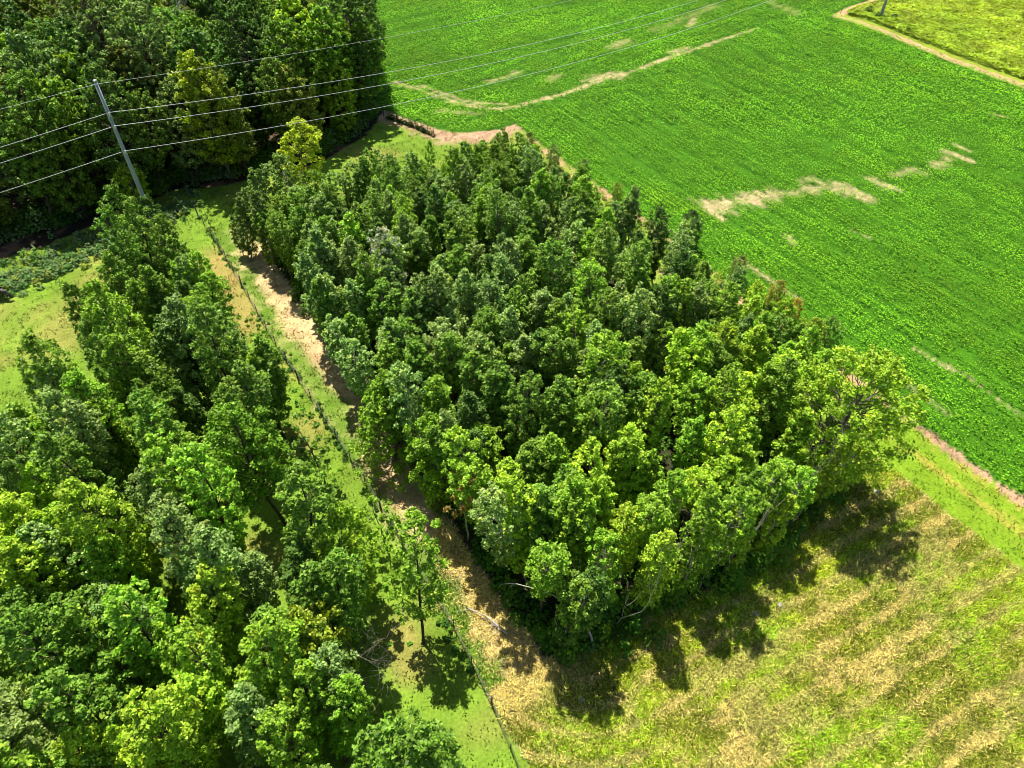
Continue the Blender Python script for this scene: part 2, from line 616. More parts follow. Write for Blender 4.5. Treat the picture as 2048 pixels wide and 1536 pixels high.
# far land out to the horizon
me = bpy.data.meshes.new('ground')
S = 3000
me.from_pydata([(-S, -S, -.08), (S, -S, -.08), (S, S, -.08), (-S, S, -.08)], [], [(0, 1, 2, 3)])
M_FAR = noise_mat('far_farmland', (.05, .11, .015), (.10, .18, .02), .02, .9)
tag(link('ground', me, M_FAR), 'farmland reaching on beyond the fields', 'ground', None, 'structure')


# ------------------------------------------------------------------ low vegetation (uncountable)
def in_view(X, Y, Z=0., m=60):
    x, y = pix(X, Y, Z)
    return (x > -m) & (x < 2048 + m) & (y > -m) & (y < 1536 + m)


def scatter(n, x0, x1, y0, y1):
    """random points, denser near the camera is handled by callers"""
    return RNG.uniform(x0, x1, n), RNG.uniform(y0, y1, n)


def build_stuff(name, label, cat, V, C, mat):
    o = link(name, quads_mesh(name, V, C), mat)
    return tag(o, label, cat, None, 'stuff')


# --- soybeans
def make_soy():
    Vs, Cs = [], []
    for dens, ymin, ymax, sz in ((40, 20, 62, .16), (30, 62, 100, .18), (19, 100, 190, .25)):
        n = int(dens * 185 * (ymax - ymin) * 1.0)
        X, Y = scatter(n, -60, 125, ymin, ymax)
        k = in_view(X, Y)
        X, Y = X[k], Y[k]
        k = soy_mask(X, Y)
        X, Y = X[k], Y[k]
        p, q = to_pq(X, Y)
        d = edge_d(X, Y)
        hs = head_side(X, Y) + 3.0 * sstep(20, 0, np.hypot(X - headA[0], Y - headA[1] - 6))
        north = hs > 0
        rowc = np.where(north, hs, d + p * .0)
        along = np.where(north, X * hdir[0] + Y * hdir[1], p)
        row = np.cos(2 * np.pi * rowc / .76)
        # some rows weak or missing for a stretch (tyre lines)
        ri = np.floor(rowc / .76)
        band = noise(ri * 5.9, along / 14.0, 1.0, 191) * .6 + noise(np.floor(ri / 3) * 4.3, along / 30.0, 1.0, 192) * .4
        weak = noise(ri * 7.3, along, 1.0, 91) * 0 + noise(ri * 13.7, along / 9.0, 1.0, 92)
        line = sstep(.66, .78, weak) * (noise(ri * 3.1, along / 2.0, 1., 93) > .4)
        tram = sstep(.42, .2, np.abs(d - 8.5)) * (~north) * (fbm(along, d * 0, 3, 94) > .33)
        tram = np.maximum(tram, sstep(.35, .15, np.abs(d - 2.1)) * (~north) * (fbm(along, d * 0, 4, 95) > .45))
        tram = np.maximum(tram, sstep(.35, .15, np.abs(d - 14.6)) * (~north) * (fbm(along, d * 0, 3, 96) > .55))
        tram = np.maximum(tram, sstep(.4, .15, np.abs(hs - .3)) * (fbm(along, d * 0, 3, 97) > .4))
        bm = bare_mask(X, Y)
        gap = .35 + .4 * sstep(.3, .7, noise(X, Y, 11, 98))
        keep = RNG.random(len(X)) < (1 - gap * (row < -.3)) * (1 - .88 * line) * (1 - .92 * tram) * (1 - .97 * bm)
        X, Y, row, line, tram, bm, p, q, north, band = (a[keep] for a in (X, Y, row, line, tram, bm, p, q, north, band))
        n = len(X)
        big = fbm(X, Y, 14, 101)
        med = fbm(X, Y, 3.0, 102)
        hgt = .55 + .17 * row + .22 * (med - .5) - .35 * line - .2 * bm
        edge_rand = RNG.random(n)
        Z = np.maximum(.08, hgt * (1 - .55 * edge_rand ** 3))
        nrm = RNG.normal(size=(n, 3)) * .45
        nrm[:, 2] = 1
        s = sz * RNG.uniform(.6, 1.25, n)
        V = leaf_quads(np.stack([X, Y, Z], 1), unit(nrm), s, RNG, 1.2, .1)
        br = (.6 + .8 * band) * (.55 + .9 * big) * (.7 + .6 * med) * RNG.uniform(.75, 1.25, n)
        C = np.array((.165, .37, .012)) * br[:, None]
        yel = np.clip(.55 * sstep(.5, .75, fbm(X, Y, 7, 103)) + .9 * sstep(.02, .4, bm) * RNG.random(n), 0, 1)
        for pts, wd in yellow_spots:
            yel = np.maximum(yel, sstep(wd * 2.2, wd * .4, dist_line(pts, X, Y)) * .85)
        yel = np.maximum(yel, sstep(2.5, 0, edge_d(X, Y)) * .45 * (p < -20))
        yel = yel[:, None] * .8
        C = C * (1 - yel) + np.array((.25, .42, .012)) * br[:, None] * yel
        Vs.append(V)
        Cs.append(C)
    build_stuff('soybean_plants', 'dense deep green soybean plants covering the large field', 'crop', np.concatenate(Vs), np.concatenate(Cs), M_PLANT)


make_soy()


def blades(X, Y, length, width, lie, C, zb=0., z0=.02):
    """grass blades: lie 0 = upright, 1 = flat on the ground"""
    n = len(X)
    a = RNG.uniform(0, 2 * np.pi, n)
    tilt = np.clip(lie + RNG.normal(size=n) * .18, 0.05, .97) * np.pi / 2
    t = np.stack([np.cos(a) * np.sin(tilt), np.sin(a) * np.sin(tilt), np.cos(tilt)], 1)
    b = np.stack([-np.sin(a), np.cos(a), np.zeros(n)], 1)
    P = np.stack([X, Y, np.full(n, z0) + zb], 1)
    w_ = width[:, None]
    V = np.empty((n, 4, 3))
    V[:, 0] = P - b * w_ * .5
    V[:, 1] = P + b * w_ * .5
    V[:, 2] = P + t * length[:, None] + b * w_ * .3
    V[:, 3] = P + t * length[:, None] - b * w_ * .3
    return V


def zc(X, Y):
    return zone_and_colour(X, Y)


def make_hay():
    X, Y = scatter(330000, -6, 52, 10, 42)
    k = in_view(X, Y)
    X, Y = X[k], Y[k]
    z, C = zc(X, Y)
    k = (z == 4) | ((z == 1) & (RNG.random(len(z)) < .5))
    X, Y, C = X[k], Y[k], C[k]
    n = len(X)
    hd = hay_dist(X, Y)
    straw = RNG.random(n) < .14 + .6 * (C[:, 1] * 1.25 < C[:, 0] * 1.0 + .02)
    L = RNG.uniform(.14, .42, n)
    W = RNG.uniform(.03, .075, n)
    C = C * RNG.uniform(.35, 1.7, n)[:, None]
    C[:, 1] *= 1.12
    C[straw] = (np.array((.62, .50, .17)) * RNG.uniform(.5, 1.35, n)[:, None])[straw]
    lie = np.where(straw, .82, .5)
    lift = np.where(straw, .06, 0) * (RNG.random(n) ** 2)
    build_stuff('hay_stubble', 'cut hay, straw and green regrowth lying across the hayfield', 'grass', blades(X, Y, L, W, lie, C, lift), C * np.array((1.12, 1.12, .95)), M_GRASS)


make_hay()


def make_turf():
    X, Y = scatter(420000, -78, 60, 10, 100)
    k = in_view(X, Y)
    X, Y = X[k], Y[k]
    z, C = zc(X, Y)
    k = (z == 2) | (z == 3) | (z == 9) | (z == 1)
    X, Y, C, z = X[k], Y[k], C[k], z[k]
    cl = noise(X, Y, .8, 111) * noise(X, Y, .35, 112)
    k = RNG.random(len(X)) < sstep(.08, .35, cl) * (.35 + noise(X, Y, 6, 113))
    X, Y, C, cl = X[k], Y[k], C[k], cl[k]
    n = len(X)
    L = RNG.uniform(.08, .2, n) * (.6 + 1.2 * cl)
    W = RNG.uniform(.05, .10, n)
    C = C * RNG.uniform(.6, 1.35, n)[:, None]
    build_stuff('pasture_grass', 'short tufted grass on the pasture and the mown strips', 'grass', blades(X, Y, L, W, .5, C), C, M_GRASS)


make_turf()


def make_meadow():
    X, Y = scatter(150000, 55, 135, 95, 190)
    k = in_view(X, Y)
    X, Y = X[k], Y[k]
    z, C = zc(X, Y)
    k = z == 6
    X, Y, C = X[k], Y[k], C[k]
    k = dist_line(path_pts, X, Y) > 2.2
    X, Y, C = X[k], Y[k], C[k]
    n = len(X)
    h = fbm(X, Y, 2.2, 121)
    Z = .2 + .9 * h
    nrm = RNG.normal(size=(n, 3)) * .45
    nrm[:, 2] = .8
    V = leaf_quads(np.stack([X, Y, Z], 1), unit(nrm), RNG.uniform(.2, .5, n), RNG, 1.6, .1)
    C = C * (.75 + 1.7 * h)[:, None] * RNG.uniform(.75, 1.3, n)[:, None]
    build_stuff('tall_meadow_grass', 'tall yellowish meadow grass in soft clumps beyond the path', 'grass', V, C, M_PLANT)


make_meadow()


def mound_leaves(cs, dens, size, tint, var=.25):
    """low leafy mounds at centres (x, y, radius, height)"""
    Ps, Ns, Cc = [], [], []
    for (x, y, r, h) in cs:
        n = max(20, int(dens * r * r * 3.1))
        d = RNG.normal(size=(n, 3))
        d[:, 2] = np.abs(d[:, 2]) * .9
        d = unit(d)
        rr = RNG.uniform(.55, 1.05, n)[:, None]
        Ps.append(np.array((x, y, .02)) + d * rr * np.array((r, r, h)))
        nn = d * .6 + RNG.normal(size=(n, 3)) * .4
        nn[:, 2] += .7
        Ns.append(unit(nn))
        t = np.array(tint[int(RNG.integers(len(tint)))]) * RNG.uniform(.8, 1.2)
        Cc.append(t * RNG.uniform(1 - var, 1 + var, (n, 1)))
    P, Nn, C = np.concatenate(Ps), np.concatenate(Ns), np.concatenate(Cc)
    s = RNG.uniform(.6, 1.3, len(P)) * size
    return leaf_quads(P, Nn, s, RNG, 1.4, .2), C


def along(pts, step):
    outp = []
    for (x1, y1), (x2, y2) in zip(pts[:-1], pts[1:]):
        L = math.hypot(x2 - x1, y2 - y1)
        for i in range(max(1, int(L / step))):
            t = (i + random.random()) / max(1, int(L / step))
            outp.append((x1 + (x2 - x1) * t, y1 + (y2 - y1) * t))
    return outp


GREY = (.19, .28, .10)
MIDG = (.10, .22, .02)
LIME = (.25, .40, .02)

# broad-leaved weeds in front of the wood
cs = []
for x, y in along([g(-30, 600), g(0, 585), g(90, 545), g(190, 505), g(230, 492), g(300, 462), g(360, 420)], .05):
    ox = random.gauss(0, 1.2)
    oy = random.random() ** 1.4 * 8.0 - 1.6
    if noise(np.array([x + ox]), np.array([y + oy]), 1.5, 77)[0] < .3:
        continue
    cs.append((x + ox, y + oy, random.uniform(.3, .65), random.uniform(.4, 1.1)))
V, C = mound_leaves(cs, 55, .22, [GREY, (.15, .27, .08), (.12, .25, .05), GREY, (.28, .34, .05)])
build_stuff('broadleaf_weeds', 'grey green broad-leaved weeds in a band before the old wood', 'weeds', V, C, M_PLANT)
# understorey shrubs along the edge of the wood
cs = []
for x, y in along([g(-60, 500), g(0, 492), g(90, 470), g(180, 435), g(270, 400), g(360, 372), g(450, 362), g(540, 338), g(620, 318), g(700, 278), g(742, 232)], .14):
    cs.append((x + random.gauss(0, .6), y + 1 + abs(random.gauss(0, 2.5)), random.uniform(.5, 1.3), random.uniform(.7, 3.2)))
V, C = mound_leaves(cs, 40, .25, [MIDG, (.16, .28, .03), (.07, .17, .02), GREY])
build_stuff('woodland_undergrowth', 'shaded leafy undergrowth along the edge of the old wood', 'undergrowth', V, C, M_PLANT)
# weeds along the fence
cs = []
for p0, p1, st_, amp in ((-70, -62, .5, .8), (-62, -44, .5, .22), (-44, -14, .35, .38), (-14, 10, .45, .45)):
    a_ = np.arange(p0, p1, st_)
    for p_ in a_:
        if noise(np.array([p_]), np.array([0.]), 2.2, 131)[0] < .48:
            continue
        x, y = from_pq(p_ + random.uniform(-.2, .2), .35 * math.sin((p_ + 70) / 70 * math.pi) + random.gauss(0, .16))
        cs.append((x, y, random.uniform(.10, .26) * (1 + amp * .6), random.uniform(.2, .6) * (.6 + amp)))
V, C = mound_leaves(cs, 200, .13, [MIDG, (.06, .16, .02), (.05, .12, .02), (.12, .25, .02)])
build_stuff('fence_line_weeds', 'thin line of dark green weeds growing up through the wire fence', 'weeds', V, C, M_PLANT)
# leafy undergrowth round the foot of both stands and inside them
cs = []
for p_ in np.arange(-62, -2, .55):
    x, y = from_pq(p_, 5.6 + random.gauss(0, .5))
    cs.append((x, y, random.uniform(.4, .9), random.uniform(.5, 1.8)))
for q_ in np.arange(5.2, 35, .15):
    fr = .5 + float(stand_front(q_))
    x, y = from_pq(fr + random.gauss(-.3, .8), q_)
    cs.append((x, y, random.uniform(.35, .8), random.uniform(.6, 3.6)))
for p_ in np.arange(-62, -12, .7):
    x, y = from_pq(p_, 36.8 + random.gauss(0, .8))
    cs.append((x, y, random.uniform(.4, .9), random.uniform(.5, 2.0)))
for q_ in np.arange(6, 42, .9):
    x, y = from_pq(-63.5 + random.gauss(0, .8), q_)
    cs.append((x, y, random.uniform(.4, .9), random.uniform(.5, 1.6)))
for _ in range(520):
    x, y = from_pq(random.uniform(-61, -3), random.uniform(6.5, 36))
    cs.append((x, y, random.uniform(.4, .9), random.uniform(.8, 3.0)))
V, C = mound_leaves(cs, 62, .2, [MIDG, (.10, .24, .02), (.07, .18, .02), (.18, .32, .02)])
build_stuff('undergrowth', 'leafy green undergrowth along the foot of the planted stand', 'undergrowth', V, C, M_PLANT)
cs = []
for p_ in np.arange(-64, -14, .22):
    x, y = from_pq(p_, random.uniform(38.5, 45.0))
    cs.append((x, y, random.uniform(.25, .6), random.uniform(.25, 1.1)))
V, C = mound_leaves(cs, 60, .2, [(.24, .34, .03), (.16, .28, .03), (.30, .36, .05), (.10, .22, .02)])
build_stuff('margin_weeds', 'pale yellow green weeds between the stand and the soybean rows', 'weeds', V, C, M_PLANT)
cs = []
for x, y in along([g(380, 640), g(440, 640), g(500, 640), g(560, 720), g(600, 800)], .35):
    cs.append((x + random.gauss(0, .7), y + random.gauss(0, .9), random.uniform(.12, .3), random.uniform(.08, .3)))
for x, y in along([g(590, 860), g(650, 960), g(700, 1060), g(760, 1180), g(800, 1260)], .35):
    cs.append((x + random.gauss(0, .7), y + random.gauss(0, .9), random.uniform(.1, .28), random.uniform(.08, .25)))
V, C = mound_leaves(cs, 110, .15, [(.12, .26, .02), (.10, .28, .02), (.15, .32, .02)])
build_stuff('grass_strip_weeds', 'scattered green weeds on the grass between fence and grove', 'weeds', V, C, M_PLANT)


# ------------------------------------------------------------------ trees
def tree_proto(seed, H, R, z0, nclump, leaf, nleaf, shape='round', tr=.09, lean=.0, sparse=1.0, clr=(.5, .95), raw=False):
    """returns trunk mesh, crown mesh; base at origin"""
    rng = np.random.default_rng(seed)
    T = Tubes()
    # leader
    npt = 8
    ax = rng.normal(0, .012 * H, 2)
    pts = []
    cur = np.zeros(2)
    for i in range(npt):
        t = i / (npt - 1)
        pts.append((cur[0] + lean * H * t * t, cur[1], H * .93 * t))
        cur = cur + ax + rng.normal(0, .012 * H, 2)
    pts = np.array(pts)
    T.add(pts, [tr * (1 - .9 * i / (npt - 1)) + .012 for i in range(npt)], 7)

    def axis(z):
        return np.array([np.interp(z, pts[:, 2], pts[:, 0]), np.interp(z, pts[:, 2], pts[:, 1]), z])
    P, N, C = [], [], []
    per = max(12, int(nleaf / nclump))
    for i in range(nclump):
        s = (i + rng.uniform(0, 1)) / nclump            # 0 bottom .. 1 top
        z = z0 + (H - z0) * s
        if shape == 'round':
            prof = math.sqrt(max(0.0, 1 - ((s - .45) / .62) ** 2))
        elif shape == 'spire':
            prof = (1 - s) ** .75 * .95 + .12
        elif shape == 'flat':
            prof = .75 + .45 * math.sin(s * 2.4) if s < .9 else .55
        else:                                            # vase
            prof = .35 + .85 * math.sin(min(1, s * 1.05) * math.pi * .72)
        ang = i * 2.39996 + rng.uniform(-.5, .5)
        rad = R * prof * rng.uniform(.3, 1.0) ** .7
        if s > .9:
            rad *= .5
        crad = R * rng.uniform(*clr) * (.07 + .09 * (1 - s)) + .17
        c = axis(z)
        st = axis(max(z0 * .6, z - rad * rng.uniform(.5, 1.1) - .3))
        c = c + np.array((math.cos(ang) * rad, math.sin(ang) * rad, rng.uniform(-.25, .25)))
        mid = (st + c) / 2 + np.array((0, 0, -.08 * rad)) + rng.normal(0, .05 * R, 3)
        br = tr * .33 * (1 - .6 * s) + .008
        if i % 3 == 0:
            T.add([st, mid, c], [br, br * .65, br * .25], 3, False)
        # twigs
        for _ in range(i % 5 == 0):
            e = c + rng.normal(0, 1, 3) * crad * .6
            T.add([mid * .4 + c * .6, e], [br * .4, .006], 3, False)
        n = int(per * rng.uniform(.7, 1.3) * sparse)
        # sub-sprays on the shell of the clump
        ns = 7
        dirs = rng.normal(size=(ns, 3))
        dirs[:, 2] = np.abs(dirs[:, 2]) * .8 - .15
        dirs = unit(dirs)
        pick = rng.integers(0, ns, n)
        d = unit(dirs[pick] * 1.5 + rng.normal(size=(n, 3)) * .65)
        rr = rng.uniform(.3, 1.15, n)[:, None]
        P.append(c + d * rr * crad * np.array((1.0, 1.0, 1.1)))
        nn = d * .35 + rng.normal(size=(n, 3)) * .55
        nn[:, 2] += .75
        N.append(unit(nn))
        ct = rng.uniform(.82, 1.18)
        base = np.ones((n, 3)) * ct * rng.uniform(.5, 1.5, (n, 1))
        pale = rng.random(n) < .16                     # pale undersides, tint brightened to paint in sparkling leaf highlights
        base[pale] = base[pale] * np.array((1.5, 1.35, 1.7))
        # a few yellowed sprays
        if rng.random() < .08:
            base = base * np.array((1.25, 1.12, .9))
        C.append(base)
    P, N, C = np.concatenate(P), np.concatenate(N), np.concatenate(C)
    sz = leaf * rng.uniform(.55, 1.3, len(P))
    LV = leaf_quads(P, N, sz, rng, 1.45, .3)
    if raw:
        return LV, C
    cm = quads_mesh('crown', LV, C)
    tm = T.mesh('trunk')
    return tm, cm


NUM = ['zeroth', 'first', 'second', 'third', 'fourth', 'fifth', 'sixth', 'seventh', 'eighth', 'ninth', 'tenth', 'eleventh', 'twelfth', 'thirteenth', 'fourteenth',
       'fifteenth', 'sixteenth', 'seventeenth', 'eighteenth', 'nineteenth', 'twentieth', 'twenty-first', 'twenty-second', 'twenty-third', 'twenty-fourth', 'twenty-fifth',
       'twenty-sixth', 'twenty-seventh', 'twenty-eighth', 'twenty-ninth', 'thirtieth', 'thirty-first', 'thirty-second', 'thirty-third']


def protos(specs, bark):
    res = []
    for s in specs:
        tm, cm = tree_proto(**s)
        tm.materials.append(bark)
        cm.materials.append(M_CROWN)
        res.append((tm, cm))
    return res


def plant(name, proto, x, y, label, cat, colour, group=None, rz=None, s=1., sz=None, tilt=0.):
    """one tree: an Empty at its foot with trunk and crown as children; repeats share mesh data"""
    t = empty(name, (x, y, -.03), label, cat, group)
    t.rotation_euler = (tilt * random.uniform(-1, 1), tilt * random.uniform(-1, 1), random.uniform(0, 6.283) if rz is None else rz)
    t.scale = (s, s, sz if sz else s)
    for nm, me in (('trunk', proto[0]), ('crown', proto[1])):
        o = bpy.data.objects.new(nm, me)
        o.parent = t
        COL.objects.link(o)
        if nm == 'crown':
            o.color = (*colour, 1)
    return t


TONE = {  # linear leaf colours
    'grey green': (.25, .36, .085),
    'dark green': (.10, .19, .025),
    'mid green': (.175, .30, .030),
    'bright green': (.24, .40, .028),
    'yellow green': (.33, .48, .030),
    'golden yellow': (.44, .52, .02),
    'olive green': (.20, .25, .03),
    'rusty orange': (.38, .27, .06),
    'silvery green': (.38, .42, .26),
}


def vary(c, a=.14):
    k = random.uniform(1 - a, 1 + a)
    return (c[0] * k * random.uniform(.92, 1.08), c[1] * k, c[2] * k)


stand_specs = []
for i in range(12):
    sh = ['round', 'vase', 'round', 'vase', 'round', 'round'][i % 6]
    stand_specs.append(dict(seed=100 + i, H=9.6 + (i % 4) * .6, R=[1.15, 1.25, 1.2, 1.1, 1.35, 1.2][i % 6], z0=[3.6, 4.2, 3.0, 2.6, 4.6, 3.4][i % 6], nclump=150 + (i % 3) * 15,
                            leaf=.135, nleaf=7600, shape=sh, tr=.10))
STAND = protos(stand_specs, M_BARK)
edge_specs = [dict(seed=150 + i, H=10.2 + .4 * i, R=1.15 + .1 * (i % 2), z0=.9 + .5 * (i % 3), nclump=150, leaf=.14, nleaf=8500, shape=['round', 'vase'][i % 2], tr=.10) for i in range(6)]
EDGE = protos(edge_specs, M_PALE)

# --- main planted stand: straight rows parallel to the track
SP = 2.15
rows = []
nrow = 14
for r in range(nrow):
    q = 5.3 + r * (35.9 - 5.3) / (nrow - 1)
    front = float(stand_front(q))
    back = -59.5 + (2.5 if r == 0 else 0) - 2.5 * float(sstep(14, 22, q))
    ps = []
    p = front
    while p > back:
        ps.append(p)
        p -= SP
    rows.append((q, ps))
jobs = []
big_spot = at(1690, 800, 8.5)
for r, (q, ps) in enumerate(rows):
    cnt = 0
    for j, p in enumerate(ps):
        pj_, qj_ = p + random.uniform(-.5, .5), q + random.uniform(-.5, .5)
        if r == 0 and p > -22:
            qj_ += .9
        x, y = from_pq(pj_, qj_)
        if math.hypot(x - big_spot[0], y - big_spot[1]) < 3.3:
            continue
        if random.random() < .02 and 1 < j < len(ps) - 1:
            continue
        cnt += 1
        # colour drifts over the stand
        fr = sstep(-24, -3, p) + .25 * sstep(20, 40, q) + random.gauss(0, .22)
        u = random.random()
        if fr > .95:
            tone = 'yellow green' if u < .55 else 'bright green'
        elif fr > .5:
            tone = 'bright green' if u < .45 else ('mid green' if u < .75 else 'yellow green')
        else:
            tone = 'grey green' if u < .38 else ('mid green' if u < .78 else ('dark green' if u < .9 else 'bright green'))
        if q > 36 and p < -30 and u > .5:
            tone = 'dark green'
        edge = j == 0 or r == 0 or (r == nrow - 1 and u < .5)
        pr = random.choice(EDGE if edge and (j == 0 or u < .4) else STAND)
        s = random.uniform(.84, 1.06) * (1.0 if p > -45 else .93)
        if j == 0:
            s *= .88
        if q > 29:
            s *= 1 - .16 * float(sstep(29, 35, q)) * float(sstep(-8, -16, p))
        if j >= len(ps) - 5:
            s *= .9
        if j >= len(ps) - 3 and r > 6:
            s *= random.uniform(.5, .72)
        size_w = 'tall' if s > 1.0 else ('small' if s < .75 else 'slender')
        jobs.append((x * x + y * y, pr, x, y, f"{size_w} {tone} tree, {NUM[r + 1]} row from the dirt track, {NUM[cnt]} back from the hayfield", vary(tuple(c * 1.1 for c in TONE[tone])), s * 1.03,
                     s * random.uniform(.92, 1.08)))
jobs.sort(key=lambda a: a[0])
for _, pr, x, y, lab, c, s, sz in jobs[:300]:
    plant('planted_tree', pr, x, y, lab, 'tree', c, 'young trees in the planted stand', s=s, sz=sz, tilt=.05)
# the farthest trees of the stand, past three hundred, as one mass
far_raw = [tree_proto(**{**d, 'raw': True, 'nleaf': 4200, 'leaf': .17, 'nclump': 110}) for d in stand_specs[:5]]
Vs, Cs = [], []
for _, pr, x, y, lab, c, s, sz in jobs[300:]:
    LV, LC = random.choice(far_raw)
    a = random.uniform(0, 6.283)
    ca, sa = math.cos(a) * s, math.sin(a) * s
    W = np.empty_like(LV)
    W[:, :, 0] = LV[:, :, 0] * ca - LV[:, :, 1] * sa + x
    W[:, :, 1] = LV[:, :, 0] * sa + LV[:, :, 1] * ca + y
    W[:, :, 2] = LV[:, :, 2] * sz
    Vs.append(W)
    Cs.append(LC * np.array(c))
    tr_ = []
    for k in range(5):
        a1, a2 = k * 1.2566, (k + 1) * 1.2566
        tr_.append([(x + .1 * math.cos(a1), y + .1 * math.sin(a1), 0), (x + .1 * math.cos(a2), y + .1 * math.sin(a2), 0), (x + .03 * math.cos(a2), y + .03 * math.sin(a2), 8 * sz), (x + .03 * math.cos(a1), y + .03 * math.sin(a1), 8 * sz)])
    Vs.append(np.array(tr_))
    Cs.append(np.tile((.16, .14, .11), (5, 1)))
if Vs:
    build_stuff('far_planted_trees', 'farthest small trees of the planted stand, towards the bare strip', 'trees', np.concatenate(Vs), np.concatenate(Cs), M_PLANT)

# --- particular trees of the stand
bigp = protos([dict(seed=300, H=13.5, R=4.6, z0=3.4, nclump=380, leaf=.16, nleaf=22000, shape='round', tr=.26, clr=(.38, .62))], M_BARK)[0]
plant('broad_tree', bigp, big_spot[0], big_spot[1], 'largest broad yellow green tree on the corner between stand, hayfield and soybeans', 'tree', TONE['yellow green'], rz=.4)

# --- left grove
grove_specs = []
for i in range(10):
    grove_specs.append(dict(seed=400 + i, H=10.0 + (i % 5) * .8, R=[1.35, 1.6, 1.4, 1.75, 1.3][i % 5], z0=[2.4, 2.8, 1.6, 3.0, 1.2][i % 5], nclump=160 + (i % 3) * 20, leaf=.142, nleaf=9500,
                            shape=['round', 'round', 'vase', 'round', 'vase'][i % 5], tr=.12))
GROVE = protos(grove_specs, M_DARKBARK)
grove_poly = [g(350, 575), g(300, 575), g(240, 520, 7), g(215, 580, 7), g(175, 650, 8), g(130, 740, 8), g(45, 850, 8), g(-60, 960, 8), g(-260, 1150, 8), (-42, 8), (-2, 8), g(930, 1640), g(800, 1530), g(755, 1440),
              g(700, 1330), g(640, 1170), g(585, 1090), g(530, 1080), g(560, 960), g(580, 880), g(530, 770), g(480, 700), g(430, 630)]
GSP = 2.5
GC = []
for r in range(0, 18):
    q = -3.2 - r * GSP
    cnt = 0
    for j in range(46):
        p = -57 + j * GSP * .98
        x, y = from_pq(p + random.uniform(-.8, .8), q + random.uniform(-.8, .8))
        if not inside(grove_poly, np.array([x]), np.array([y]))[0]:
            continue
        if not in_view(x, y, 10., 120) and not in_view(x, y, 3., 120):
            continue
        if dist_line([g(572, 1050), (g(572, 1050)[0] + .5, g(572, 1050)[1] - 5.5)], np.array([x]), np.array([y]))[0] < 2.0:
            continue
        if dist_line([g(572, 1050), g(590, 960)], np.array([x]), np.array([y]))[0] < 2.6 or dist_line([g(520, 1035), g(600, 1070)], np.array([x]), np.array([y]))[0] < 2.2:
            continue
        if random.random() < .015:
            continue
        cnt += 1
        south = float(sstep(48, 24, y))
        u = random.random() + .22 * (south - .5)
        tone = 'dark green' if u < .15 else ('mid green' if u < .52 else ('grey green' if u < .72 else ('bright green' if u < .96 else 'yellow green')))
        s = random.uniform(.78, 1.1) * (.92 if y > 45 else 1.)
        size_w = 'tall' if s > 1.02 else ('small' if s < .85 else 'leafy')
        plant('grove_tree', GC.append(1) or random.choice(GROVE), x, y, f"{size_w} {tone} tree, grove row {NUM[r + 1]} from fence, {NUM[cnt]} from power pole end",
              'tree', vary(tuple(c * 1.1 for c in TONE[tone])), 'trees of the grove left of the fence', s=s, sz=s * random.uniform(.9, 1.1), tilt=.06)

# --- old wood
wood_specs = []
for i in range(9):
    wood_specs.append(dict(seed=500 + i, H=15.5 + (i % 3) * 1.2, R=[3.6, 4.2, 3.2][i % 3], z0=[2.5, 3.5, 4.5][i % 3], nclump=330, leaf=.21, nleaf=20000, shape=['round', 'round', 'vase'][i % 3],
                           tr=.24, clr=(.36, .62)))
WOOD = protos(wood_specs, M_DARKBARK)
we = [(-150, 48), g(-60, 500), g(0, 492), g(90, 470), g(180, 435), g(270, 400), g(360, 372), g(450, 362), g(540, 338), g(620, 318), g(700, 278), g(742, 232)]


def poly_at(pts, d):
    for (x1, y1), (x2, y2) in zip(pts[:-1], pts[1:]):
        L = math.hypot(x2 - x1, y2 - y1)
        if d <= L:
            return x1 + (x2 - x1) * d / L, y1 + (y2 - y1) * d / L, (x2 - x1) / L, (y2 - y1) / L
        d -= L
    return None


ltot = sum(math.hypot(b[0] - a[0], b[1] - a[1]) for a, b in zip(we[:-1], we[1:]))
wood_pts = []
for r in range(0, 26):
    off = 1.2 + r * 5.2
    row = []
    for k in range(0, 60):
        # rows step straight back (north) from the edge line
        d = k * 5.1 + (2.4 if r % 2 else 0)
        e = poly_at(we, d)
        if e is None:
            break
        x = e[0] + random.uniform(-1, 1)
        y = e[1] + off + random.uniform(-1, 1)
        # east side of the wood runs away from the camera
        lim = np.interp(y, [g(742, 232)[1], g(760, 140)[1], g(690, 40)[1], g(650, -10)[1], 230], [g(742, 232)[0], g(725, 170)[0], g(690, 100)[0], g(640, 40)[0], -45])
        if x > lim + 1.0:
            continue
        if not (in_view(x, y, 14., 150) or in_view(x, y, 4., 100)):
            continue
        row.append((x, y))
    row.sort()
    wood_pts.append(row)
skip_px = [((365, 70), 4.0)]
for r, row in enumerate(wood_pts):
    for k, (x, y) in enumerate(row):
        u = random.random()
        tone = 'dark green' if u < .22 else ('mid green' if u < .5 else ('olive green' if u < .66 else ('grey green' if u < .84 else ('bright green' if u < .95 else 'yellow green'))))
        last = k == len(row) - 1
        if last and u < .6:
            tone = 'dark green'
        s = random.uniform(.78, 1.12)
        if r == 0:
            s *= .82
        if last and r < 2:
            s *= .8
        where = 'at the soybean side' if last else f"{NUM[min(k + 1, 32)]} from left"
        lab = f"{tone} woodland tree, {NUM[r + 1]} line back from wood edge, {where}"
        plant('woodland_tree', random.choice(WOOD), x, y, lab, 'tree', vary(tuple(c * 1.05 for c in TONE[tone]), .25), 'big trees of the old wood', s=s, sz=s * random.uniform(.9, 1.1), tilt=.05)

# --- trees that stand out
small_round = protos([dict(seed=600, H=8.5, R=2.3, z0=1.2, nclump=150, leaf=.16, nleaf=8500, shape='round', tr=.13),
                      dict(seed=601, H=12.0, R=2.6, z0=2.2, nclump=170, leaf=.17, nleaf=10000, shape='round', tr=.15)], M_BARK)


